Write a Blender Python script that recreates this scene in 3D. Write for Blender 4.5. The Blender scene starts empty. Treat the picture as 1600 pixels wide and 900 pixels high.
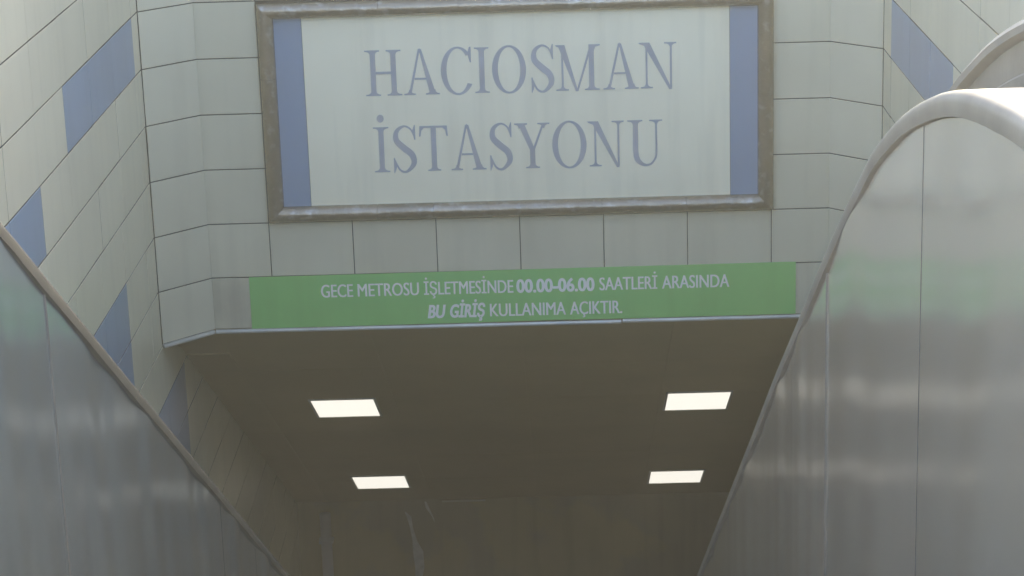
import bpy, bmesh, math, random
from mathutils import Vector, Matrix

random.seed(7)
sc = bpy.context.scene
C = sc.collection

# ------------------------------------------------------------------ camera
# world: camera at the origin, x right, y into the station, z up; street level is z = -1.65
FPX, PITCH, YAW, ROLL = 3600.0, 0.284767, -0.019374, -0.031949
cp, sp, cy_, sy_ = math.cos(PITCH), math.sin(PITCH), math.cos(YAW), math.sin(YAW)
Fv = Vector((sy_*cp, cy_*cp, -sp)); Rv = Vector((cy_, -sy_, 0)); Uv = Rv.cross(Fv)
cr, sr = math.cos(ROLL), math.sin(ROLL)
R2 = cr*Rv + sr*Uv; U2 = -sr*Rv + cr*Uv
cam = bpy.data.cameras.new('camera'); camo = bpy.data.objects.new('camera', cam); C.objects.link(camo)
cam.sensor_width = 36.0; cam.lens = FPX/1600*36.0; cam.clip_start = 0.05; cam.clip_end = 2000
camo.matrix_world = Matrix(((R2.x, U2.x, -Fv.x, 0), (R2.y, U2.y, -Fv.y, 0), (R2.z, U2.z, -Fv.z, 0), (0, 0, 0, 1)))
sc.camera = camo

# ------------------------------------------------------------------ light
SUN_EL, SUN_AZ = math.radians(23), math.radians(30)       # azimuth from +y towards +x
world = bpy.data.worlds.new('World'); sc.world = world; world.use_nodes = True
wn = world.node_tree.nodes; wl = world.node_tree.links
sky = wn.new('ShaderNodeTexSky'); sky.sky_type = 'NISHITA'; sky.sun_disc = False
sky.sun_elevation = SUN_EL; sky.sun_rotation = SUN_AZ; sky.dust_density = 4.0; sky.ozone_density = 0.3; sky.air_density = 0.6
bg = wn['Background']; bg.inputs['Strength'].default_value = 0.15
wl.new(sky.outputs['Color'], bg.inputs['Color'])
sl = bpy.data.lights.new('sun', 'SUN'); sl.energy = 4.0; sl.angle = math.radians(1.0); sl.color = (1.0, 0.88, 0.68)
so = bpy.data.objects.new('sun', sl); C.objects.link(so)
sd = Vector((math.sin(SUN_AZ)*math.cos(SUN_EL), math.cos(SUN_AZ)*math.cos(SUN_EL), math.sin(SUN_EL)))
so.rotation_euler = (-sd).to_track_quat('-Z', 'Y').to_euler(); so.location = sd*40
sc.view_settings.view_transform = 'Standard'; sc.view_settings.look = 'None'
sc.view_settings.exposure = 3.1; sc.view_settings.gamma = 1.0; sc.view_settings.use_curve_mapping = False
HAZE = 0.009
sc.cycles.volume_bounces = 1
sc.cycles.max_bounces = 10; sc.cycles.diffuse_bounces = 5; sc.cycles.glossy_bounces = 5

# ------------------------------------------------------------------ materials
def material(name, col, rough=0.5, metal=0.0, var=0.06, scale=1.5, streak=0.0, bump=0.0, bscale=60.0, rnd=0.0,
             spec=0.5, aniso=0.0, col2=None, c2scale=3.0, c2lo=0.5, c2hi=0.7, rvar=0.0):
    """procedural surface: base colour, soft mottling, vertical run-off streaks, piece-to-piece change, fine relief"""
    m = bpy.data.materials.new(name); m.use_nodes = True
    N = m.node_tree.nodes; K = m.node_tree.links; P = N['Principled BSDF']
    P.inputs['Roughness'].default_value = rough; P.inputs['Metallic'].default_value = metal
    P.inputs['Specular IOR Level'].default_value = spec
    geo = N.new('ShaderNodeNewGeometry')
    base = N.new('ShaderNodeRGB'); base.outputs[0].default_value = (*col, 1); cur = base.outputs[0]
    def noise(sc_, vec, det=4.0):
        t = N.new('ShaderNodeTexNoise'); t.inputs['Scale'].default_value = sc_; t.inputs['Detail'].default_value = det
        K.new(vec, t.inputs['Vector']); return t.outputs['Fac']
    def mapr(v, a, b, c, d):
        r = N.new('ShaderNodeMapRange'); K.new(v, r.inputs['Value'])
        for k, x in zip(('From Min', 'From Max', 'To Min', 'To Max'), (a, b, c, d)): r.inputs[k].default_value = x
        return r.outputs['Result']
    def mul(c_, f):
        x = N.new('ShaderNodeMix'); x.data_type = 'RGBA'; x.blend_type = 'MULTIPLY'; x.inputs['Factor'].default_value = 1.0
        K.new(c_, x.inputs['A']); K.new(f, x.inputs['B']); return x.outputs['Result']
    pos = geo.outputs['Position']
    if col2:
        x = N.new('ShaderNodeMix'); x.data_type = 'RGBA'
        K.new(mapr(noise(c2scale, pos, 6), c2lo, c2hi, 0, 1), x.inputs['Factor'])
        K.new(cur, x.inputs['A']); x.inputs['B'].default_value = (*col2, 1); cur = x.outputs['Result']
    if var: cur = mul(cur, mapr(noise(scale, pos), 0.3, 0.7, 1-var, 1+var))
    if streak:
        mp = N.new('ShaderNodeMapping'); mp.inputs['Scale'].default_value = (9, 9, 0.55); K.new(pos, mp.inputs['Vector'])
        cur = mul(cur, mapr(noise(1.0, mp.outputs['Vector'], 5), 0.5, 0.72, 1.0, 1-streak))
    if rnd:
        oi = N.new('ShaderNodeObjectInfo'); cur = mul(cur, mapr(oi.outputs['Random'], 0, 1, 1-rnd, 1+rnd))
    K.new(cur, P.inputs['Base Color'])
    if rvar: K.new(mapr(noise(scale*2, pos), 0.3, 0.7, rough-rvar, rough+rvar), P.inputs['Roughness'])
    if bump:
        b = N.new('ShaderNodeBump'); b.inputs['Strength'].default_value = bump; b.inputs['Distance'].default_value = 0.01
        K.new(noise(bscale, pos, 5), b.inputs['Height']); K.new(b.outputs['Normal'], P.inputs['Normal'])
    if aniso:
        t = N.new('ShaderNodeTangent'); t.direction_type = 'UV_MAP'; t.uv_map = 'uv'
        P.inputs['Anisotropic'].default_value = aniso; K.new(t.outputs['Tangent'], P.inputs['Tangent'])
    return m
M = {}
M['panel'] = material('white_enamel', (0.62, 0.575, 0.42), 0.38, var=0.06, scale=1.2, streak=0.06, rnd=0.025, bump=0.02, bscale=3)
M['panel_dirty'] = material('grimy_enamel', (0.60, 0.56, 0.41), 0.45, var=0.06, scale=2.0, streak=0.12, rnd=0.03, col2=(0.50, 0.46, 0.34), c2scale=2.2, c2lo=0.5, c2hi=0.75)
M['blue'] = material('blue_enamel', (0.205, 0.285, 0.395), 0.38, var=0.05, streak=0.06, rnd=0.03)
M['joint'] = material('dark_joint', (0.055, 0.052, 0.045), 0.9, var=0.2, scale=8)
M['board'] = material('sign_board', (0.88, 0.81, 0.595), 0.4, var=0.04, streak=0.08)
M['letter'] = material('blue_grey_letter', (0.36, 0.37, 0.40), 0.45, var=0.08, scale=6)
M['frame'] = material('brown_frame', (0.27, 0.225, 0.165), 0.22, metal=0.65, var=0.15, scale=9, bump=0.6, bscale=30, rnd=0.05, col2=(0.42, 0.40, 0.35), c2scale=16, c2lo=0.55, c2hi=0.70)  # silvery patches in the colour imitate broken highlights on the rails
M['green'] = material('green_vinyl', (0.23, 0.58, 0.17), 0.45, var=0.05, streak=0.05)
M['white_print'] = material('white_print', (0.88, 0.88, 0.80), 0.5, var=0.05)
M['trim'] = material('pale_metal_trim', (0.48, 0.47, 0.42), 0.4, metal=0.3, var=0.15, scale=4)
M['steel'] = material('brushed_steel', (0.80, 0.765, 0.67), 0.18, metal=0.82, var=0.03, scale=1.0, rnd=0.09, aniso=0.6)
M['steel_shaded'] = material('shaded_brushed_steel', (0.34, 0.42, 0.48), 0.175, metal=0.84, var=0.03, scale=1.0, rnd=0.12, aniso=0.6)  # darker copy of the steel, shade and sky reflection put into its colour
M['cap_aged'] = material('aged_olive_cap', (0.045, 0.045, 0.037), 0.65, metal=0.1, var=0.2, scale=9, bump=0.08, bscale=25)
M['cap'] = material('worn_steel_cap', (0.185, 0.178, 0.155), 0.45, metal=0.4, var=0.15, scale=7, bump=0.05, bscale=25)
M['rubber'] = material('grey_handrail', (0.22, 0.21, 0.19), 0.35, var=0.1, scale=10)
M['ceil'] = material('beige_ceiling', (0.34, 0.26, 0.13), 0.6, var=0.1, scale=0.8, streak=0.03, rnd=0.03)
M['bulk'] = material('stained_render', (0.30, 0.24, 0.12), 0.75, var=0.08, scale=1.3, streak=0.12, col2=(0.25, 0.21, 0.14), c2scale=0.9, c2lo=0.48, c2hi=0.53)
M['stone'] = material('grey_granite', (0.27, 0.26, 0.245), 0.6, var=0.15, scale=20)
M['paving'] = material('street_paving', (0.30, 0.29, 0.27), 0.8, var=0.15, scale=3, bump=0.1)
M['concrete'] = material('concrete', (0.33, 0.32, 0.30), 0.8, var=0.1, scale=2)
M['pipe'] = material('grey_pipe', (0.30, 0.31, 0.32), 0.5, var=0.08)
M['leak'] = material('lime_leak', (0.42, 0.42, 0.40), 0.7, var=0.2, scale=12)
M['luminaire'] = material('luminaire_frame', (0.45, 0.44, 0.40), 0.5)
def emit(name, col, s):
    m = bpy.data.materials.new(name); m.use_nodes = True
    P = m.node_tree.nodes['Principled BSDF']; P.inputs['Base Color'].default_value = (0.8, 0.8, 0.78, 1)
    P.inputs['Emission Color'].default_value = (*col, 1); P.inputs['Emission Strength'].default_value = s
    return m
M['lamp'] = emit('lit_diffuser', (1.0, 0.96, 0.86), 0.13)

# ------------------------------------------------------------------ helpers
def mesh(name, verts, faces, mat, smooth=False):
    me = bpy.data.meshes.new(name); me.from_pydata([tuple(v) for v in verts], [], faces); me.update()
    bm = bmesh.new(); bm.from_mesh(me); bmesh.ops.recalc_face_normals(bm, faces=bm.faces); bm.to_mesh(me); bm.free()
    if smooth:
        for p in me.polygons: p.use_smooth = True
    me.materials.append(M[mat]); return me
def put(name, me, parent=None):
    o = bpy.data.objects.new(name, me); C.objects.link(o)
    if parent: o.parent = parent; o.matrix_parent_inverse = parent.matrix_world.inverted()
    return o
def tag(o, label, cat, group=None):
    o['label'] = label; o['category'] = cat
    if group: o['group'] = group
    return o
def struct(o): o['kind'] = 'structure'; return o
def thing(name, label, cat, loc, group=None):
    o = bpy.data.objects.new(name, None); C.objects.link(o); o.location = loc; o.empty_display_size = 0.2
    o.matrix_world = Matrix.Translation(Vector(loc))
    return tag(o, label, cat, group)
def box(x0, x1, y0, y1, z0, z1):
    v = [(x, y, z) for x in (x0, x1) for y in (y0, y1) for z in (z0, z1)]
    f = [(0, 1, 3, 2), (4, 6, 7, 5), (0, 4, 5, 1), (2, 3, 7, 6), (0, 2, 6, 4), (1, 5, 7, 3)]
    return v, f
def boxes(*bs):
    V, F = [], []
    for b in bs:
        v, f = box(*b); n = len(V); V += v; F += [tuple(i+n for i in q) for q in f]
    return V, F
def prism(poly, y0, y1):
    """poly in (x, z), pulled between two y"""
    n = len(poly); V = [(a, y0, b) for a, b in poly]+[(a, y1, b) for a, b in poly]
    F = [tuple(range(n)), tuple(range(2*n-1, n-1, -1))]+[(i, (i+1) % n, n+(i+1) % n, n+i) for i in range(n)]
    return V, F
def cladding(name, o, u, nrm, u0, u1, z0, z1, mat, parent, thick=0.014, ch=0.0025):
    """one cladding panel on a vertical plane: o point on plane, u along, nrm towards the viewer; body lies behind the plane"""
    jig = random.uniform(-0.0012, 0.0012); tilt = random.uniform(-0.0014, 0.0014); tilt2 = random.uniform(-0.001, 0.001)
    def P(a, z, d):
        a_ = (a-u0)/(u1-u0)-0.5; z_ = (z-z0)/(z1-z0)-0.5
        return o+u*a+nrm*(d+jig+tilt*a_+tilt2*z_)+Vector((0, 0, z))
    c = ch
    V = [P(u0+c, z0+c, 0), P(u1-c, z0+c, 0), P(u1-c, z1-c, 0), P(u0+c, z1-c, 0),
         P(u0, z0, -c), P(u1, z0, -c), P(u1, z1, -c), P(u0, z1, -c),
         P(u0, z0, -thick), P(u1, z0, -thick), P(u1, z1, -thick), P(u0, z1, -thick)]
    F = [(0, 1, 2, 3), (11, 10, 9, 8)]
    for i in range(4):
        j = (i+1) % 4; F += [(4+i, 4+j, j, i), (8+i, 8+j, 4+j, 4+i)]
    me = mesh(name, V, F, mat); me.materials.append(M['joint'])
    for p in me.polygons:
        if min(p.vertices) >= 4 or max(p.vertices) > 7: p.material_index = 1
    return put(name, me, parent)

# ------------------------------------------------------------------ measures
D = 15.9685                      # header wall
Z0, H = -2.5405, 0.4004          # row line 0 and course height
def row(k): return Z0-H*k
ZG = -4.9525                     # bottom of the header
XL, XR = -2.8102, 2.2944         # side walls
XLB, XRB = -2.4737, 1.9683       # bends of the header
YC = 15.633                      # where the splay meets the side walls
TOP = -5                         # side wall top, row line
HTOP = -6                       # header top
T_CEIL = math.tan(math.radians(30.5))
YB, ZB = 22.9, ZG-T_CEIL*(22.9-D)
GROUND = -1.65
LOW = -12.75
YEND = 33.0

# ------------------------------------------------------------------ setting
V, F = [], []
def quad(a, b, c, d):
    n = len(V); V.extend([a, b, c, d]); F.append((n, n+1, n+2, n+3))
g, big = GROUND, 400
xa, xb, ya, yb = XL-0.25, XR+0.25, -14.0, D+0.45
quad((-big, -big, g), (big, -big, g), (big, ya, g), (-big, ya, g)); quad((-big, yb, g), (big, yb, g), (big, big, g), (-big, big, g))
quad((-big, ya, g), (xa, ya, g), (xa, yb, g), (-big, yb, g)); quad((xb, ya, g), (big, ya, g), (big, yb, g), (xb, yb, g))
struct(put('ground', mesh('ground', V, F, 'paving')))
YS = 3.55                        # first nosing
struct(put('landing', mesh('landing', *box(xa+0.002, xb-0.002, ya+0.002, YS, g-0.3, g-0.004), 'stone')))
# stairs in the middle
RISE, GOING = 0.1668, 0.2727
ns = int((g-LOW)/RISE)
poly = [(YS+0.002, g-0.01)]
for i in range(ns):
    poly += [(YS+0.002+GOING*i, g-0.01-RISE*(i+1)), (YS+0.002+GOING*(i+1), g-0.01-RISE*(i+1))]
SX0, SX1 = -1.318, 0.688
vv = []; ff = []
for (y, z) in poly: vv += [(SX0, y, z), (SX1, y, z)]
for i in range(len(poly)-1): ff.append((2*i, 2*i+1, 2*i+3, 2*i+2))
struct(put('stairs', mesh('stairs', vv, ff, 'stone')))
yl = poly[-1][0]
struct(put('concourse_floor', mesh('concourse_floor', *box(XL-0.2, XR+0.2, yl+0.003, YEND, LOW-0.4, poly[-1][1]-0.003), 'stone')))
struct(put('concourse_ceiling', mesh('concourse_ceiling', *box(XL-0.2, XR+0.2, YB+0.25, YEND, ZB-1.45, ZB-1.2), 'ceil')))
struct(put('concourse_wall', mesh('concourse_wall', *box(XL-0.2, XR+0.2, YEND, YEND+0.3, LOW-0.4, ZB), 'bulk')))
# sloping ceiling: a slab with real thickness whose front edge follows the header
def ceil_z(y): return ZG-T_CEIL*(y-D)
lo = [(XL-0.1, YC-0.02, ZG+0.03), (XLB, D+0.01, ZG+0.004), (XRB, D+0.01, ZG+0.004), (XR+0.1, YC-0.02, ZG+0.03), (XR+0.1, YB, ZB), (XL-0.1, YB, ZB)]
hi = [(a, b, c+0.25) for a, b, c in lo]
lo2 = lo+[(XL-0.1, D+0.6, ceil_z(D+0.6)), (XR+0.1, D+0.6, ceil_z(D+0.6))]
V = lo2+hi
# underside split so the splayed ends stay flat
F = [(0, 1, 6), (1, 2, 7, 6), (2, 3, 7), (6, 7, 4, 5)]
nlo = 8
F += [tuple(nlo+i for i in range(6))]
F += [(0, 1, nlo+1, nlo), (1, 2, nlo+2, nlo+1), (2, 3, nlo+3, nlo+2), (4, 5, nlo+5, nlo+4)]
V = [(a, b, c+0.014) for a, b, c in V]
sc_o = struct(put('sloping_ceiling', mesh('sloping_ceiling', V, F, 'ceil')))
cw = (XRB-XLB)/4
for i in range(-1, 5):
    for j in range(6):
        x0 = max(XL+0.004, XLB+cw*i); x1 = min(XR-0.004, XLB+cw*(i+1)); y0 = D+0.012+1.145*j; y1 = min(YB, y0+1.145)
        if (i in (-1, 4)) and j == 0: y0 = D+0.62
        w_ = 0.0015; a_ = [(x0+w_, y0+w_), (x1-w_, y0+w_), (x1-w_, y1-w_), (x0+w_, y1-w_)]
        dz = random.uniform(-0.0012, 0.0012); tz = random.uniform(-0.0015, 0.0015)
        V = [(x, y, ceil_z(y)+dz+tz*(q in (0, 1))) for q, (x, y) in enumerate(a_)]; V += [(x, y, z+0.013) for x, y, z in V]
        put('ceiling_panel', mesh('ceiling_panel', V, [(0, 1, 2, 3), (7, 6, 5, 4)]+[(q, (q+1) % 4, 4+(q+1) % 4, 4+q) for q in range(4)], 'ceil'), sc_o)
bk = struct(put('bulkhead', mesh('bulkhead', *box(XL-0.1, XR+0.1, YB+0.004, YB+0.25, ZB-1.2, ZB+0.1), 'bulk')))
# pale strip of trim on the fold between slope and bulkhead
put('edge_strip', mesh('edge_strip', *box(-1.26, -0.80, YB-0.012, YB+0.002, ZB-0.02, ZB-0.004), 'trim'), bk)

# ------------------------------------------------------------------ header wall
hw = thing('header_wall', 'white panelled wall splayed at both ends above the station mouth', 'wall', (-0.25, D+0.2, ZG))
bvx = [(XL-0.02, YC+0.0), (XLB-0.006, D+0.014), (XRB+0.006, D+0.014), (XR+0.02, YC+0.0), (XR+0.02, D+0.45), (XL-0.02, D+0.45)]
ztop = row(HTOP)
n = 6; V = [(a, b, ZG+0.012) for a, b in bvx]+[(a, b, ztop-0.01) for a, b in bvx]
V[0] = (XL-0.02, YC+0.014, ZG+0.012); V[3] = (XR+0.02, YC+0.014, ZG+0.012); V[6] = (XL-0.02, YC+0.014, ztop-0.01); V[9] = (XR+0.02, YC+0.014, ztop-0.01)
F = [tuple(range(n-1, -1, -1)), tuple(range(n, 2*n))]+[(i, (i+1) % n, n+(i+1) % n, n+i) for i in range(n)]
put('backing', mesh('backing', V, F, 'joint'), hw)
Y_ = Vector((0, 1, 0)); X_ = Vector((1, 0, 0))
GV, GH = 0.0028, 0.008           # vertical and horizontal joint widths
of = Vector((0, D, 0)); nf = Vector((0, -1, 0))
sl0 = Vector((XL, YC, 0)); sl1 = Vector((XLB, D, 0)); ul = (sl1-sl0).normalized(); wlft = (sl1-sl0).length; nl = Vector((ul.y, -ul.x, 0))
sr0 = Vector((XRB, D, 0)); sr1 = Vector((XR, YC, 0)); ur = (sr1-sr0).normalized(); wrgt = (sr1-sr0).length; nr = Vector((ur.y, -ur.x, 0))
for k in range(HTOP, 6):
    za = row(k+1)+GH/2 if k < 5 else ZG+0.028
    zb = row(k)-GH/2
    cladding('splay_panel', sl0, ul, nl, 0.009, wlft+0.0012, za, zb, 'panel', hw)
    cladding('splay_panel', sr0, ur, nr, -0.0012, wrgt-0.007, za, zb, 'panel', hw)
    xs = [XLB-0.0012]+[-2.0397+0.6*i for i in range(7)]+[XRB+0.0012]
    for a, b in zip(xs[:-1], xs[1:]):
        if 0 <= k < 4 and -2.1 < a < 1.5: continue      # the name board takes these courses
        cladding('panel', of, X_, nf, a+(0.003 if a > -2.2 else 0), b-(0.003 if b < 1.7 else 0), za, zb, 'panel_dirty' if k == 5 else 'panel', hw)
# coping
V = []
cop = [(XL-0.3, YC-0.04), (XL, YC-0.04), (XLB, D-0.04), (XRB, D-0.04), (XR, YC-0.04), (XR+0.3, YC-0.04), (XR+0.3, D+0.5), (XL-0.3, D+0.5)]
n = 8; V = [(a, b, ztop-0.004) for a, b in cop]+[(a, b, ztop+0.07) for a, b in cop]
F = [tuple(range(n-1, -1, -1)), tuple(range(n, 2*n))]+[(i, (i+1) % n, n+(i+1) % n, n+i) for i in range(n)]
put('coping', mesh('coping', V, F, 'trim'), hw)
put('added_shade_block', mesh('added_shade_block', *box(-5.5, 11.0, D+0.3, D+7.0, ztop+0.072, 4.4), 'concrete'), hw)  # unseen block added above the header to shade the stairwell and its air
# drip trim along the lower edge, four lengths
def trim(a, b, o, u, nrm, mat='trim', lift=0.0):
    prof = [(-0.004, 0.0), (0.020, -0.002), (0.024, 0.010), (0.018, 0.024), (-0.004, 0.025)]
    V = []; ns_ = 8
    for i in range(ns_+1):
        t = a+(b-a)*i/ns_; w = random.uniform(-0.0015, 0.0015)
        V += [o+u*t+nrm*p+Vector((0, 0, ZG+q+w+lift)) for p, q in prof]
    m_ = len(prof); F = [(i*m_+j, i*m_+(j+1) % m_, (i+1)*m_+(j+1) % m_, (i+1)*m_+j) for i in range(ns_) for j in range(m_)]
    F += [tuple(range(m_)), tuple(range(ns_*m_+m_-1, ns_*m_-1, -1))]
    put('drip_trim', mesh('drip_trim', V, F, mat), hw)
trim(0.004, wlft-0.02, sl0, ul, nl); trim(XLB+0.004, 0.475, of, X_, nf, lift=-0.003); trim(0.485, XRB-0.004, of, X_, nf); trim(0.02, wrgt-0.004, sr0, ur, nr)

# ------------------------------------------------------------------ side walls
ztop = row(TOP)
def side_wall(x, nx, label, blues, offs):
    w = thing('side_wall', label, 'wall', (x, 9.0, GROUND))
    # body behind the panels, open above the tunnel from the header on
    xo = x-nx*0.0145; xi = x-nx*0.25
    put('backing', mesh('backing', *boxes((min(xo, xi), max(xo, xi), -14.0, YC+0.4, -14.0, ztop-0.01), (min(xo, xi), max(xo, xi), YC+0.4, YEND, -14.0, ZG+0.35)), 'joint'), w)
    put('coping', mesh('coping', *box(min(x-nx*0.3, x+nx*0.03), max(x-nx*0.3, x+nx*0.03), -14.0, YC-0.045, ztop-0.004, ztop+0.07), 'trim'), w)
    u = Vector((0, 1, 0)); nrm = Vector((nx, 0, 0)); o = Vector((x, 0, 0)); W = 0.78
    for k in range(TOP, 26):
        za, zb = row(k+1)+GH/2*1.1, row(k)-GH/2*1.1
        if k == 5: za = ZG+0.0+0.03
        j0 = 15.40+offs(k)
        y = j0-W*14
        while y < 27.0:
            a, b = y, y+W; y += W
            # what the photograph could show of the wall: drop pieces far above the slope or deep under it
            zc = ceil_z((a+b)/2); mid = (za+zb)/2
            if a > YC-0.05 and mid > ceil_z(a)+0.3: continue
            if mid < zc-4.6: continue
            if k < 6 and b > YC-0.004:
                if a > YC-0.03: continue
                b = YC-0.004
            isb = any(k in ks and y0 < (a+b)/2 < y1 for ks, y0, y1 in blues)
            cladding('panel', o, u, nrm, a+GV, b-GV, za if k != 5 else row(6)+GH/2, zb, 'blue' if isb else 'panel', w)
    return w
offL = lambda k: 0.0 if k < 3 else (-0.12 if k < 7 else 0.33-0.01*(k-7))
side_wall(XL, 1, 'white panelled side wall with several blue panels stepping down into the station mouth', [((0,), 13.06, 15.4), ((1,), 9.9, 12.28), ((4, 5), 12.1, 14.5), ((7.0, 8, 9), 14.95, 16.52)], offL)
side_wall(XR, -1, 'white panelled side wall with one blue band, behind the rounded escalator deck', [((0,), 12.9, 15.3), ((1,), 9.7, 12.2), ((4, 5), 12.1, 14.5)], lambda k: -0.11)

# ------------------------------------------------------------------ name board
nb = thing('name_sign', 'white station name board with large grey serif letters in a brown frame', 'sign', (-0.22, D, -4.14))
put('sign_board', mesh('sign_board', *box(-1.7235, 1.2665, D-0.004, D+0.012, -4.03, -2.66), 'board'), nb)
put('side_panel', mesh('side_panel', *box(-1.96, -1.7275, D-0.005, D+0.012, -4.03, -2.66), 'blue'), nb)
put('side_panel', mesh('side_panel', *box(1.2705, 1.51, D-0.005, D+0.012, -4.03, -2.66), 'blue'), nb)
def rail(p0, p1, inward, w=0.115, dep=0.075, m0=0.0, m1=0.0, seg=10):
    """half-round frame rail from p0 to p1 (outer edge line), mitred by m0 and m1 at the ends"""
    a = Vector((p0[0], D, p0[1])); b = Vector((p1[0], D, p1[1])); inn = Vector((inward[0], 0, inward[1])); d = (b-a).normalized(); L = (b-a).length
    prof = [(w/2-w/2*math.cos(math.pi*i/10), dep*math.sin(math.pi*i/10)**0.8) for i in range(11)]
    V = []; nsl = max(2, int(L/0.05))
    for i in range(nsl+1):
        for q, (s_, e_) in enumerate(prof):
            t0 = s_*m0; t1 = L-s_*m1; t = t0+(t1-t0)*i/nsl
            rj = random.uniform(-0.0004, 0.0004) if 0 < i < nsl and 0 < q < 10 else 0
            V.append(a+d*t+inn*s_+Vector((0, -e_-rj, 0)))
    m_ = 11; F = [(i*m_+j, i*m_+j+1, (i+1)*m_+j+1, (i+1)*m_+j) for i in range(nsl) for j in range(m_-1)]
    F += [tuple(range(m_)), tuple(range(nsl*m_+m_-1, nsl*m_-1, -1))]
    F += [(i*m_+m_-1, i*m_, (i+1)*m_, (i+1)*m_+m_-1) for i in range(nsl)]
    o = put('frame_rail', mesh('frame_rail', V, F, 'frame', smooth=True), nb); o.data.set_sharp_from_angle(angle=math.radians(40))
fx0, fx1, fz0, fz1 = -2.034, 1.576, -4.137, -2.556
def run(pts, inward, vertical):
    for i in range(len(pts)-1):
        g_ = 0.0012; a, b = pts[i], pts[i+1]
        if vertical: pa, pb = (inward[2], a+(g_ if i else 0)), (inward[2], b-(g_ if i < len(pts)-2 else 0))
        else: pa, pb = (a+(g_ if i else 0), inward[2]), (b-(g_ if i < len(pts)-2 else 0), inward[2])
        rail(pa, pb, inward[:2], m0=1.0 if i == 0 else 0.0, m1=1.0 if i == len(pts)-2 else 0.0)
run([fx0, -1.25, -0.85, -0.46, 0.35, 0.95, fx1], (0, 1, fz0), False)
run([fx0, -1.18, -0.62, 0.3, fx1], (0, -1, fz1), False)
run([fz0, -3.09, fz1], (1, 0, fx0), True)
run([fz0, -3.3, fz1], (-1, 0, fx1), True)

# serif letters, cap height 1, built of strokes
ST, TH = 0.112, 0.042
def serif(xc, up, hl, hr, s):
    """bracketed serif at foot (up=1) or head (up=-1) of a stem of width s"""
    y0 = 0.0 if up > 0 else 1.0
    pts = [(-hl, 0), (hr, 0), (hr, 0.028)]
    for i in range(1, 6):
        t = i/5; pts.append((hr+(s/2-hr)*(1-(1-t)**2), 0.028+0.085*t*t))
    for i in range(5, 0, -1):
        t = i/5; pts.append((-hl+(-s/2+hl)*(1-(1-t)**2), 0.028+0.085*t*t))
    pts.append((-hl, 0.028))
    return [(xc+a, y0+up*b) for a, b in pts]
def bar(x0, y0, x1, y1): return [(x0, y0), (x1, y0), (x1, y1), (x0, y1)]
def diag(xa, xb, wa, wb, ya=0.0, yb=1.0): return [(xa-wa/2, ya), (xa+wa/2, ya), (xb+wb/2, yb), (xb-wb/2, yb)]
def ribbon(pts, ws):
    L, Rr = [], []
    for i, (x, y) in enumerate(pts):
        a = pts[max(0, i-1)]; b = pts[min(len(pts)-1, i+1)]; dx, dy = b[0]-a[0], b[1]-a[1]; l = math.hypot(dx, dy) or 1
        nx, ny = -dy/l*ws[i]/2, dx/l*ws[i]/2; L.append((x+nx, y+ny)); Rr.append((x-nx, y-ny))
    return [[L[i], L[i+1], Rr[i+1], Rr[i]] for i in range(len(pts)-1)]
def ring(cx, cy, a, b, ta, tb, a0=0, a1=360, n=56, shift=0.0):
    out = []
    P = []
    for i in range(n+1):
        t = math.radians(a0+(a1-a0)*i/n)
        P.append(((cx+a*math.cos(t), cy+b*math.sin(t)), (cx+shift+(a-ta)*math.cos(t), cy+(b-tb)*math.sin(t))))
    return [[P[i][0], P[i+1][0], P[i+1][1], P[i][1]] for i in range(n)]
def spline(ctrl, n=10):
    out = []
    for i in range(len(ctrl)-1):
        p0 = ctrl[max(0, i-1)]; p1 = ctrl[i]; p2 = ctrl[i+1]; p3 = ctrl[min(len(ctrl)-1, i+2)]
        for j in range(n):
            t = j/n
            out.append(tuple(0.5*((2*p1[k])+(-p0[k]+p2[k])*t+(2*p0[k]-5*p1[k]+4*p2[k]-p3[k])*t*t+(-p0[k]+3*p1[k]-3*p2[k]+p3[k])*t**3) for k in range(len(p1))))
    out.append(ctrl[-1]); return out
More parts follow.
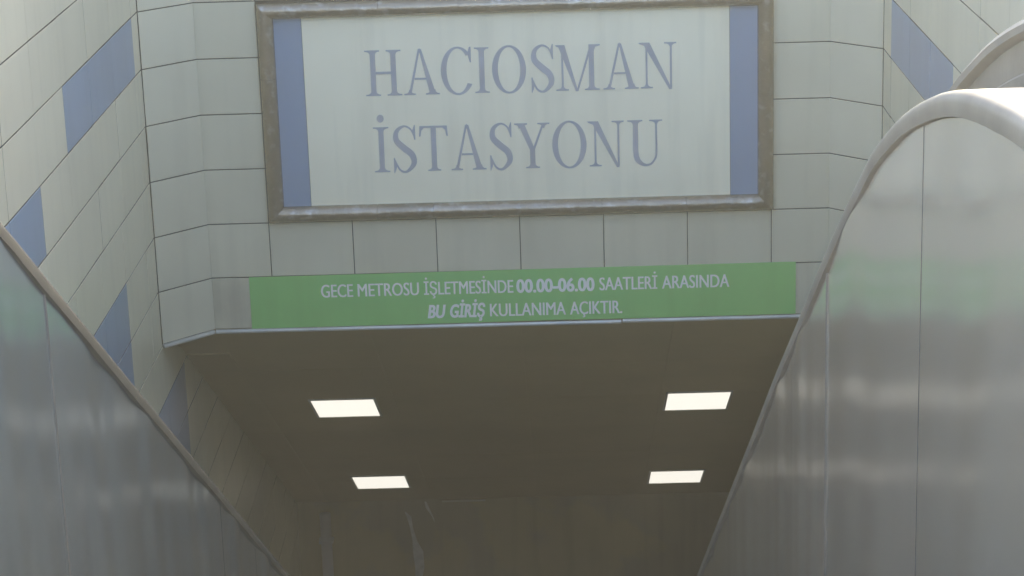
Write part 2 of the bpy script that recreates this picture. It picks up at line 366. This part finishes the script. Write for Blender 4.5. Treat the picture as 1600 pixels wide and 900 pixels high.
def glyph(c, w):
    """list of layers; the quads of a layer do not overlap"""
    Ls = []
    def stem(xc, s, hl=0.13, hr=0.13, top=True, bot=True):
        Ls.append([bar(xc-s/2, 0.05 if bot else 0, xc+s/2, 0.95 if top else 1)])
        if bot: Ls.append([serif(xc, 1, hl, hr, s)])
        if top: Ls.append([serif(xc, -1, hl, hr, s)])
    if c == 'H':
        a, b = 0.18, w-0.18; stem(a, ST, 0.17, 0.15); stem(b, ST, 0.15, 0.17); Ls.append([bar(a, 0.475, b, 0.475+TH+0.012)])
    elif c in 'Iİ':
        stem(w/2, ST, w/2-0.01, w/2-0.01)
        if c == 'İ': Ls.append([[(w/2+0.075*math.cos(t*math.pi/12), 1.19+0.085*math.sin(t*math.pi/12)) for t in range(24)]])
    elif c == 'A':
        ap = w*0.47
        Ls.append([diag(0.13, ap-0.01, TH+0.012, TH)]); Ls.append([diag(w-0.15, ap+0.012, ST+0.02, 0.05)])
        Ls.append([bar(0.22+0.02, 0.33, w*0.72, 0.33+TH)])
        Ls.append([serif(0.135, 1, 0.13, 0.12, TH)]); Ls.append([serif(w-0.155, 1, 0.15, 0.15, ST)])
        Ls.append([[(ap-0.04, 0.93), (ap+0.05, 0.90), (ap, 1.03)]])
    elif c == 'O':
        Ls.append(ring(w/2, 0.5, w/2, 0.53, ST+0.012, TH))
    elif c == 'C':
        Ls.append(ring(w*0.54, 0.5, w*0.54, 0.53, ST+0.01, TH, 42, 326, 48, 0.0))
        Ls.append([[(w-0.02, 1.02), (w-0.055, 1.02), (w-0.09, 0.90), (w*0.86, 0.86), (w-0.045, 0.68), (w-0.02, 0.68)]])
    elif c == 'S':
        ctrl = [(w*0.93, 0.76, 0.03), (w*0.78, 0.935, 0.035), (w*0.50, 1.005, 0.045), (w*0.20, 0.90, 0.09), (w*0.17, 0.70, 0.125), (w*0.46, 0.53, 0.14), (w*0.80, 0.37, 0.135), (w*0.86, 0.17, 0.11), (w*0.56, 0.0, 0.055), (w*0.28, 0.04, 0.042), (w*0.08, 0.25, 0.03)]
        s = spline(ctrl, 6); Ls.append(ribbon([(p[0], p[1]) for p in s], [p[2] for p in s]))
        Ls.append([[(w*0.93, 1.03), (w*0.86, 0.93), (w*0.84, 0.87), (w*0.92, 0.70), (w*0.965, 0.70), (w*0.965, 1.03)]])
        Ls.append([[(w*0.05, -0.03), (w*0.12, 0.05), (w*0.16, 0.13), (w*0.08, 0.31), (w*0.03, 0.31), (w*0.03, -0.03)]])
    elif c == 'M':
        a, b = 0.15, w-0.19
        stem(a, TH, 0.14, 0.13, top=False); stem(b, ST, 0.15, 0.17, top=False)
        Ls.append([diag(w*0.47, 0.13, 0.05, ST+0.035, -0.02, 1.0)]); Ls.append([diag(w*0.48, b+0.0, TH, 0.05, -0.02, 1.0)])
        Ls.append([[(0.0, 1.0), (0.2, 1.0), (0.2, 0.97), (0.12, 0.93), (0.02, 0.972)]]); Ls.append([[(b-0.056, 1.0), (w, 1.0), (w, 0.972), (b+0.09, 0.95), (b+0.056, 0.86), (b-0.056, 0.9)]])
    elif c == 'N':
        a, b = 0.17, w-0.12
        stem(a, TH, 0.13, 0.13, top=False); Ls.append([bar(b-TH/2, 0.0, b+TH/2, 0.95)]); Ls.append([serif(b, -1, 0.14, 0.12, TH)])
        Ls.append([diag(b-0.01, 0.16, 0.06, ST+0.04, -0.03, 1.0)]); Ls.append([[(0.0, 1.0), (0.2, 1.0), (0.2, 0.97), (0.14, 0.92), (0.02, 0.972)]])
    elif c == 'T':
        stem(w/2, ST, 0.14, 0.14, top=False); Ls.append([bar(0.02, 0.955, w-0.02, 1.0)])
        Ls.append([[(0.015, 1.0), (0.06, 0.96), (0.11, 0.955), (0.055, 0.90), (0.03, 0.77), (0.0, 0.77)]]); Ls.append([[(w-0.015, 1.0), (w-0.06, 0.96), (w-0.11, 0.955), (w-0.055, 0.90), (w-0.03, 0.77), (w, 0.77)]])
    elif c == 'Y':
        m_ = w*0.5
        Ls.append([bar(m_-ST/2, 0.05, m_+ST/2, 0.47)]); Ls.append([serif(m_, 1, 0.15, 0.15, ST)])
        Ls.append([diag(m_-0.005, 0.15, ST, ST+0.02, 0.42, 1.0)]); Ls.append([diag(m_+0.028, w-0.14, TH+0.01, TH, 0.42, 1.0)])
        Ls.append([serif(0.155, -1, 0.15, 0.13, ST)]); Ls.append([serif(w-0.14, -1, 0.13, 0.13, TH)])
    elif c == 'U':
        a, b = 0.19, w-0.14
        s = spline([(a, 0.96, ST), (a, 0.6, ST), (a, 0.30, ST), (a+0.04, 0.12, ST), (a+0.17, 0.01, 0.065), (a+0.32, 0.02, TH), (b-0.02, 0.16, TH), (b, 0.34, TH), (b, 0.7, TH), (b, 0.96, TH)], 6)
        Ls.append(ribbon([(p[0], p[1]) for p in s], [p[2] for p in s])); Ls.append([serif(a, -1, 0.17, 0.15, ST)]); Ls.append([serif(b, -1, 0.15, 0.13, TH)])
    return Ls
def letters(txt, xs, zb, zt):
    h = zt-zb
    for i, c in enumerate(txt):
        x0, x1 = xs[2*i], xs[2*i+1]; V = []; F = []
        for k, lay in enumerate(glyph(c, (x1-x0)/h)):
            y = D-0.0075-k*0.0003
            for q in lay:
                n_ = len(V); V += [(x0+a*h, y, zb+b*h) for a, b in q]; F.append(tuple(range(n_, n_+len(q))))
        put('letter', mesh('letter', V, F, 'letter'), nb)
letters('HACIOSMAN', [-1.2961, -1.0349, -1.0259, -0.7721, -0.7604, -0.5399, -0.5264, -0.4184, -0.4004, -0.162, -0.1305, 0.0358, 0.0448, 0.3595, 0.3774, 0.629, 0.629, 0.894], -3.236, -2.911)
letters('İSTASYONU', [-1.261, -1.1451, -1.1246, -0.9542, -0.9338, -0.7293, -0.7134, -0.4609, -0.4391, -0.273, -0.2593, -0.0052, 0.0085, 0.2512, 0.258, 0.5166, 0.537, 0.7913], -3.789, -3.462)

# ------------------------------------------------------------------ green banner
gb = thing('notice_banner', 'long green notice banner with two lines of white Turkish text under the name board', 'banner', (-0.23, D, -4.93))
V = []; nsx = 40
for i in range(nsx+1):
    x = -2.206+(1.735+2.206)*i/nsx; t = (x+2.206)/3.94
    zt = -4.541+0.009*t; zb = -4.928+0.006*t+0.004*math.exp(-((x-0.0)/0.35)**2); bl = 0.006*math.exp(-((x-0.1)/0.5)**2)
    V += [(x, D-0.010, zt), (x, D-0.010-bl, zb), (x, D-0.0045, zt), (x, D-0.0045-bl, zb)]
F = []
for i in range(nsx):
    a = 4*i; b = a+4; F += [(a, b, b+1, a+1), (a+2, a+3, b+3, b+2), (a, a+2, b+2, b), (a+1, b+1, b+3, a+3)]
F += [(0, 1, 3, 2), (4*nsx, 4*nsx+2, 4*nsx+3, 4*nsx+1)]
put('board', mesh('board', V, F, 'green'), gb)
def text_mesh(s, off=0.0, shear=0.0):
    cu = bpy.data.curves.new('txt', 'FONT'); cu.body = s; cu.size = 1.0; cu.offset = off; cu.shear = shear; cu.resolution_u = 4; cu.fill_mode = 'FRONT'
    ob = bpy.data.objects.new('txt', cu); C.objects.link(ob)
    dg = bpy.context.evaluated_depsgraph_get(); me = bpy.data.meshes.new_from_object(ob.evaluated_get(dg))
    bpy.data.objects.remove(ob); bpy.data.curves.remove(cu); return me
hm = text_mesh('H'); CAP = max(v.co.y for v in hm.vertices)
def word(s, x0, x1, zb, zt, off=0.0, shear=0.0):
    me = text_mesh(s, off, shear); xs = [v.co.x for v in me.vertices]; a, b = min(xs), max(xs); sz = (zt-zb)/CAP
    # heavier strokes: the glyphs are laid twice, a hair apart and one just proud of the other
    n_ = len(me.vertices); co = [(v.co.x, v.co.y) for v in me.vertices]; fs = [tuple(p.vertices) for p in me.polygons]; V = []
    for k, dx in ((0, -0.0022), (1, 0.0022)):
        for x, y in co:
            X = x0+(x-a)/(b-a)*(x1-x0)+dx
            V.append((X, D-0.0125-0.0004*k-0.006*math.exp(-((X-0.1)/0.5)**2)*(-4.541-(zb+y*sz))/0.387, zb+y*sz))
    put('lettering', mesh('lettering', V, fs+[tuple(i+n_ for i in f) for f in fs], 'white_print'), gb)
lz = -4.706, -4.611
for s, a, b, o_ in (('GECE', -1.688, -1.460, 0), ('METROSU', -1.423, -0.983, 0), ('İŞLETMESİNDE', -0.944, -0.301, 0), ('00.00-06.00', -0.276, 0.285, 0.022), ('SAATLERİ', 0.323, 0.737, 0), ('ARASINDA', 0.774, 1.256, 0)):
    word(s, a, b, lz[0], lz[1], o_)
lz = -4.881, -4.786
for s, a, b, o_, sh in (('BU', -0.924, -0.794, 0.022, 0.2), ('GİRİŞ', -0.761, -0.509, 0.022, 0.2), ('KULLANIMA', -0.472, 0.074, 0, 0), ('AÇIKTIR.', 0.107, 0.481, 0, 0)):
    word(s, a, b, lz[0], lz[1], o_, sh)

# ------------------------------------------------------------------ ceiling lights
th = math.radians(30.5); uS = Vector((0, math.cos(th), -math.sin(th))); nS = Vector((0, -math.sin(th), -math.cos(th)))
def ceiling_light(xc, yc, label):
    base = Vector((xc, yc, ceil_z(yc)))
    t = thing('ceiling_light', label, 'light', base, 'recessed lights in the sloping ceiling')
    a, b, w = 0.262, 0.365, 0.018
    def P(x, s, d): return base+X_*x+uS*s+nS*d
    V = [P(-a-w, -b-w, 0.010), P(a+w, -b-w, 0.010), P(a+w, b+w, 0.010), P(-a-w, b+w, 0.010), P(-a, -b, 0.010), P(a, -b, 0.010), P(a, b, 0.010), P(-a, b, 0.010),
         P(-a-w, -b-w, -0.02), P(a+w, -b-w, -0.02), P(a+w, b+w, -0.02), P(-a-w, b+w, -0.02), P(-a, -b, -0.02), P(a, -b, -0.02), P(a, b, -0.02), P(-a, b, -0.02)]
    F = []
    for i in range(4):
        j = (i+1) % 4; F += [(i, j, 4+j, 4+i), (i, 8+i, 8+j, j), (4+i, 4+j, 12+j, 12+i)]
    put('frame', mesh('frame', V, F, 'luminaire'), t)
    V = [P(-a, -b, 0.006), P(a, -b, 0.006), P(a, b, 0.006), P(-a, b, 0.006), P(-a, -b, -0.018), P(a, -b, -0.018), P(a, b, -0.018), P(-a, b, -0.018)]
    put('diffuser', mesh('diffuser', V, [(0, 1, 2, 3), (7, 6, 5, 4), (0, 4, 5, 1), (1, 5, 6, 2), (2, 6, 7, 3), (3, 7, 4, 0)], 'lamp'), t)
ceiling_light(-1.80, 18.47, 'lit square ceiling light next to the station mouth, beside the wall with several blue panels')
ceiling_light(-1.81, 21.80, 'lit square ceiling light close to the bulkhead, beside the wall with several blue panels')
ceiling_light(1.185, 18.54, 'lit square ceiling light next to the station mouth, beside the wall with one blue band')
ceiling_light(1.175, 21.90, 'lit square ceiling light close to the bulkhead, beside the wall with one blue band')

# grey pipe and lime streaks at the bulkhead
V, F = [], []
for i in range(2):
    for k in range(16):
        t = 2*math.pi*k/16; V.append((-2.51+0.058*math.cos(t), YB-0.065+0.058*math.sin(t), (ZB-0.1, ZB-3.6)[i]))
F = [(k, (k+1) % 16, 16+(k+1) % 16, 16+k) for k in range(16)]+[tuple(range(16)), tuple(range(31, 15, -1))]
pp = thing('downpipe', 'grey round pipe running down the brown bulkhead', 'pipe', (-2.51, YB-0.065, ZB-3.6))
put('pipe', mesh('pipe', V, F, 'pipe', smooth=True), pp)
put('pipe_clip', mesh('pipe_clip', *box(-2.585, -2.435, YB-0.128, YB-0.001, ZB-0.42, ZB-0.39), 'pipe'), pp)
def streak(pts, ws):
    V, F = [], []
    for (x, z), w in zip(pts, ws): V += [(x-w/2, YB+0.0015, z), (x+w/2, YB+0.0015, z)]
    F = [(2*i, 2*i+1, 2*i+3, 2*i+2) for i in range(len(pts)-1)]
    put('lime_streak', mesh('lime_streak', V, F, 'leak'), bk)
streak([(-1.66, -9.16), (-1.62, -9.22), (-1.60, -9.34), (-1.57, -9.5), (-1.54, -9.62), (-1.53, -9.8), (-1.55, -10.0)], [0.01, 0.05, 0.03, 0.05, 0.11, 0.10, 0.06])
streak([(-1.44, -9.05), (-1.42, -9.12), (-1.37, -9.22), (-1.35, -9.28)], [0.02, 0.035, 0.015, 0.006])

# ------------------------------------------------------------------ escalators either side of the stairs
RP = [(1.9, -0.735), (2.5, -0.742), (2.95, -0.755), (3.341, -0.779), (3.485, -0.793), (3.658, -0.814), (3.811, -0.838), (3.975, -0.872), (4.127, -0.911), (4.319, -0.968), (4.521, -1.038), (4.816, -1.160), (5.016, -1.265), (5.35, -1.449), (5.73, -1.668), (6.19, -1.943), (6.954, -2.392), (8.006, -3.031), (10.547, -4.566), (19.9, -10.22), (20.6, -10.60), (21.4, -10.95), (22.2, -11.15), (23.2, -11.2)]
LP = [(y, z+0.035) for y, z in RP if y < 5.2]+[(5.342, -1.415)]+[(y, -1.415-0.618*(y-5.342)) for y in (5.818, 6.5, 7.232, 8.4, 10.088, 19.7)]+[(20.4, -10.66), (21.2, -11.0), (22.2, -11.18), (23.2, -11.22)]
def dense(P):
    s = spline(P, 5); out = [s[0]]
    for q in s[1:]:
        if q[0] > out[-1][0]+0.01: out.append(q)
    return out
def at(P, y):
    for a, b in zip(P[:-1], P[1:]):
        if a[0] <= y <= b[0]: return a[1]+(b[1]-a[1])*(y-a[0])/(b[0]-a[0])
    return P[0][1] if y < P[0][0] else P[-1][1]
def frames(P):
    out = []
    for i in range(len(P)):
        a = P[max(0, i-1)]; b = P[min(len(P)-1, i+1)]; l = math.hypot(b[0]-a[0], b[1]-a[1]); out.append((-(b[1]-a[1])/l, (b[0]-a[0])/l))
    return out
def sweep(name, P, prof, mat, parent, wob=0.0, smooth=True, closed=True):
    """prof: (x, offset along the path's normal)"""
    fr = frames(P); V = []; m_ = len(prof)
    rs = [random.uniform(-1, 1) for _ in P]
    for i, (y, z) in enumerate(P):
        ny, nz = fr[i]
        for j, (x, h_) in enumerate(prof):
            w = wob*rs[i] if j in (0, 1) else 0
            V.append((x, y+ny*(h_+w), z+nz*(h_+w)))
    F = [(i*m_+j, i*m_+(j+1) % m_, (i+1)*m_+(j+1) % m_, (i+1)*m_+j) for i in range(len(P)-1) for j in range(m_ if closed else m_-1)]
    if closed: F += [tuple(range(m_)), tuple(range(len(P)*m_-1, (len(P)-1)*m_-1, -1))]
    o = put(name, mesh(name, V, F, mat), parent)
    if smooth:
        for p in o.data.polygons: p.use_smooth = len(p.vertices) == 4
        o.data.set_sharp_from_angle(angle=math.radians(35))
    return o
def escalator(P0, xf, s, seams, strips, label, steel='steel', cap='cap'):
    """xf: plane of the cladding next to the stairs; s: +1 when the escalator lies towards +x"""
    P = dense(P0)
    e = thing('escalator', label, 'escalator', (xf+s*0.75, 9.0, at(P, 9.0)-1.3), 'escalators beside the stairs')
    # cladding panels, each a slightly bowed folded sheet
    for a, b in zip(seams[:-1], seams[1:]):
        nu, nv = 20, 10; bow = random.uniform(-0.004, 0.004); tw = random.choice((-1, 1))*random.uniform(0.008, 0.014); yaw = random.uniform(-0.002, 0.002)
        ph = random.uniform(0, 6.28); V = []; uv = []
        a_, b_ = a+0.0005, b-0.0005
        for j in range(nv+1):
            for i in range(nu+1):
                u = i/nu; v = j/nv; y = a_+(b_-a_)*u; zt = at(P, y)-0.002; z = zt-1.45*v
                d = bow*math.sin(math.pi*u)+tw*(v-0.5)*math.sin(math.pi*u)*math.sin(2.2*math.pi*u+ph)+yaw*(u-0.5)+0.0012*math.sin(5*v+ph)*math.sin(math.pi*u)+0.002*math.sin(5*math.pi*u+ph)*math.sin(math.pi*u)
                V.append((xf-s*d, y, z))
        F = [(j*(nu+1)+i, j*(nu+1)+i+1, (j+1)*(nu+1)+i+1, (j+1)*(nu+1)+i) for j in range(nv) for i in range(nu)]
        nb_ = len(V)
        edge = [i for i in range(nu+1)]+[j*(nu+1)+nu for j in range(1, nv+1)]+[nv*(nu+1)+i for i in range(nu-1, -1, -1)]+[j*(nu+1) for j in range(nv-1, 0, -1)]
        V += [(V[i][0]+s*0.012, V[i][1], V[i][2]) for i in edge]
        for q in range(len(edge)):
            r = (q+1) % len(edge); F.append((edge[q], edge[r], nb_+r, nb_+q))
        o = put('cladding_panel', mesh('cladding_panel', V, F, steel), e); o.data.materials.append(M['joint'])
        for p in o.data.polygons: p.material_index = 1 if p.index >= nu*nv else 0
        ul_ = o.data.uv_layers.new(name='uv')
        for lp in o.data.loops:
            c = o.data.vertices[lp.vertex_index].co; ul_.data[lp.index].uv = (c.y, c.z)
        for p in o.data.polygons: p.use_smooth = p.index < nu*nv
        o.data.set_sharp_from_angle(angle=math.radians(35))
    for y in strips:
        V = []
        for j in range(9):
            for q in (-0.0006, 0.0006): V.append((xf-s*0.0040, y+q, at(P, y)-0.004-1.44*j/8))
        n_ = len(V); V += [(xf+s*0.004, b, c) for a, b, c in V]
        F = [(2*j, 2*j+1, 2*j+3, 2*j+2) for j in range(8)]+[(2*j+q, 2*j+2+q, n_+2*j+2+q, n_+2*j+q) for j in range(8) for q in (0, 1)]
        put('seam_strip', mesh('seam_strip', V, F, 'cap'), e)
    # truss body behind the cladding
    sweep('truss_side', P, [(xf+s*0.016, -0.004), (xf+s*0.05, -0.004), (xf+s*0.05, -1.25), (xf+s*0.016, -1.25)], 'joint', e, smooth=False)
    # rounded deck lip and flat deck
    r = 0.022; pr = [(xf-s*0.010, 0.0), (xf-s*0.012, 0.012)]
    for i in range(7):
        t = math.pi/2*i/6; pr.append((xf-s*0.012+s*(r-r*math.cos(t)), 0.046-r+r*math.sin(t)))
    pr += [(xf+s*0.15, 0.048), (xf+s*0.15, 0.010), (xf+s*0.02, 0.0)]
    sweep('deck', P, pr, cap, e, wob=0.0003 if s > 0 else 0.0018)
    # handrail on its guide, and the newel loop
    def rail_set(xc):
        sweep('handrail_guide', P, [(xc-s*0.030, 0.03), (xc-s*0.030, 0.080), (xc-s*0.024, 0.086), (xc-s*0.024, 0.158), (xc+s*0.024, 0.158), (xc+s*0.030, 0.08), (xc+s*0.030, 0.03)], 'cap', e)
        hp = [(xc+a*s, b+0.075) for a, b in ((-0.026, 0.078), (-0.042, 0.086), (-0.046, 0.098), (-0.036, 0.110), (-0.012, 0.116), (0.012, 0.116), (0.036, 0.110), (0.046, 0.098), (0.042, 0.086), (0.026, 0.078))]
        y0, z0 = P[0]; R_ = 0.36; loop = []
        for i in range(1, 15):
            t = math.pi*i/14*0.98; loop.append((y0-R_*math.sin(t), z0+0.175-R_+R_*math.cos(t)))
        ext = [(y, z+0.175) for y, z in P]
        full = list(reversed(loop))+ext
        sweep('handrail', full, [(x, h_-0.175) for x, h_ in hp], 'rubber', e)
    rail_set(xf+s*0.20)
    xb_ = xf+s*1.42
    rail_set(xb_-s*0.20)
    sweep('deck', P, [(xb_, 0.03), (xb_-s*0.15, 0.048), (xb_-s*0.15, 0.01), (xb_, 0.0)], 'cap', e)
    for xx in (xf+s*0.23, xb_-s*0.23):
        sweep('skirt', P, [(xx-0.004, 0.03), (xx+0.004, 0.03), (xx+0.004, -1.1), (xx-0.004, -1.1)], 'cap', e, smooth=False)
    # step band
    xa_, xz_ = sorted((xf+s*0.24, xb_-s*0.24)); V, F = [], []; y = P[0][0]; z = at(P, y)-0.93
    prof = [(y, z)]
    while y < P[-1][0]-0.4:
        y2 = y+0.40; z2 = at(P, y2)-0.93; prof += [(y2, z), (y2, z2)]; y, z = y2, z2
    for (y, z) in prof: V += [(xa_, y, z), (xz_, y, z)]
    F = [(2*i, 2*i+1, 2*i+3, 2*i+2) for i in range(len(prof)-1) if prof[i] != prof[i+1]]
    put('step_band', mesh('step_band', V, F, 'cap'), e)
    # end wall of the newel casing
    y0, z0 = P[0]
    for xx in (xf+s*0.10, xb_-s*0.10):
        put('newel_base', mesh('newel_base', *box(xx-0.088, xx+0.088, y0-0.03, y0+0.02, GROUND+0.0, z0), 'cap'), e)
rs = [2.1, 2.9, 4.24, 5.69, 6.53, 7.38, 8.57]; rs += [8.57+1.0*i for i in range(1, 14)]
lsm = [2.2, 3.1, 4.0, 4.88, 5.74, 6.62, 7.5, 8.39, 9.27]; lsm += [9.27+0.9*i for i in range(1, 15)]
escalator(RP, 0.70, 1, rs, [5.69], 'steel clad escalator with pale rounded deck, beside the wall with one blue band')
escalator(LP, -1.33, -1, lsm, [5.74], 'shade-tinted steel clad escalator with dark edge trim, beside the wall with several stepping blue panels', 'steel_shaded', 'cap_aged')

# ------------------------------------------------------------------ hazy, back-lit air
hz = bpy.data.materials.new('haze'); hz.use_nodes = True
hn = hz.node_tree.nodes; hn.clear(); ho = hn.new('ShaderNodeOutputMaterial'); pv = hn.new('ShaderNodeVolumePrincipled')
pv.inputs['Color'].default_value = (0.96, 0.93, 0.78, 1); pv.inputs['Density'].default_value = HAZE; pv.inputs['Anisotropy'].default_value = 0.91
hz.node_tree.links.new(pv.outputs['Volume'], ho.inputs['Volume']); M['haze'] = hz
hb = put('haze', mesh('haze', *box(-405, 405, -405, 405, -16, 1.2), 'haze')); hb['kind'] = 'stuff'
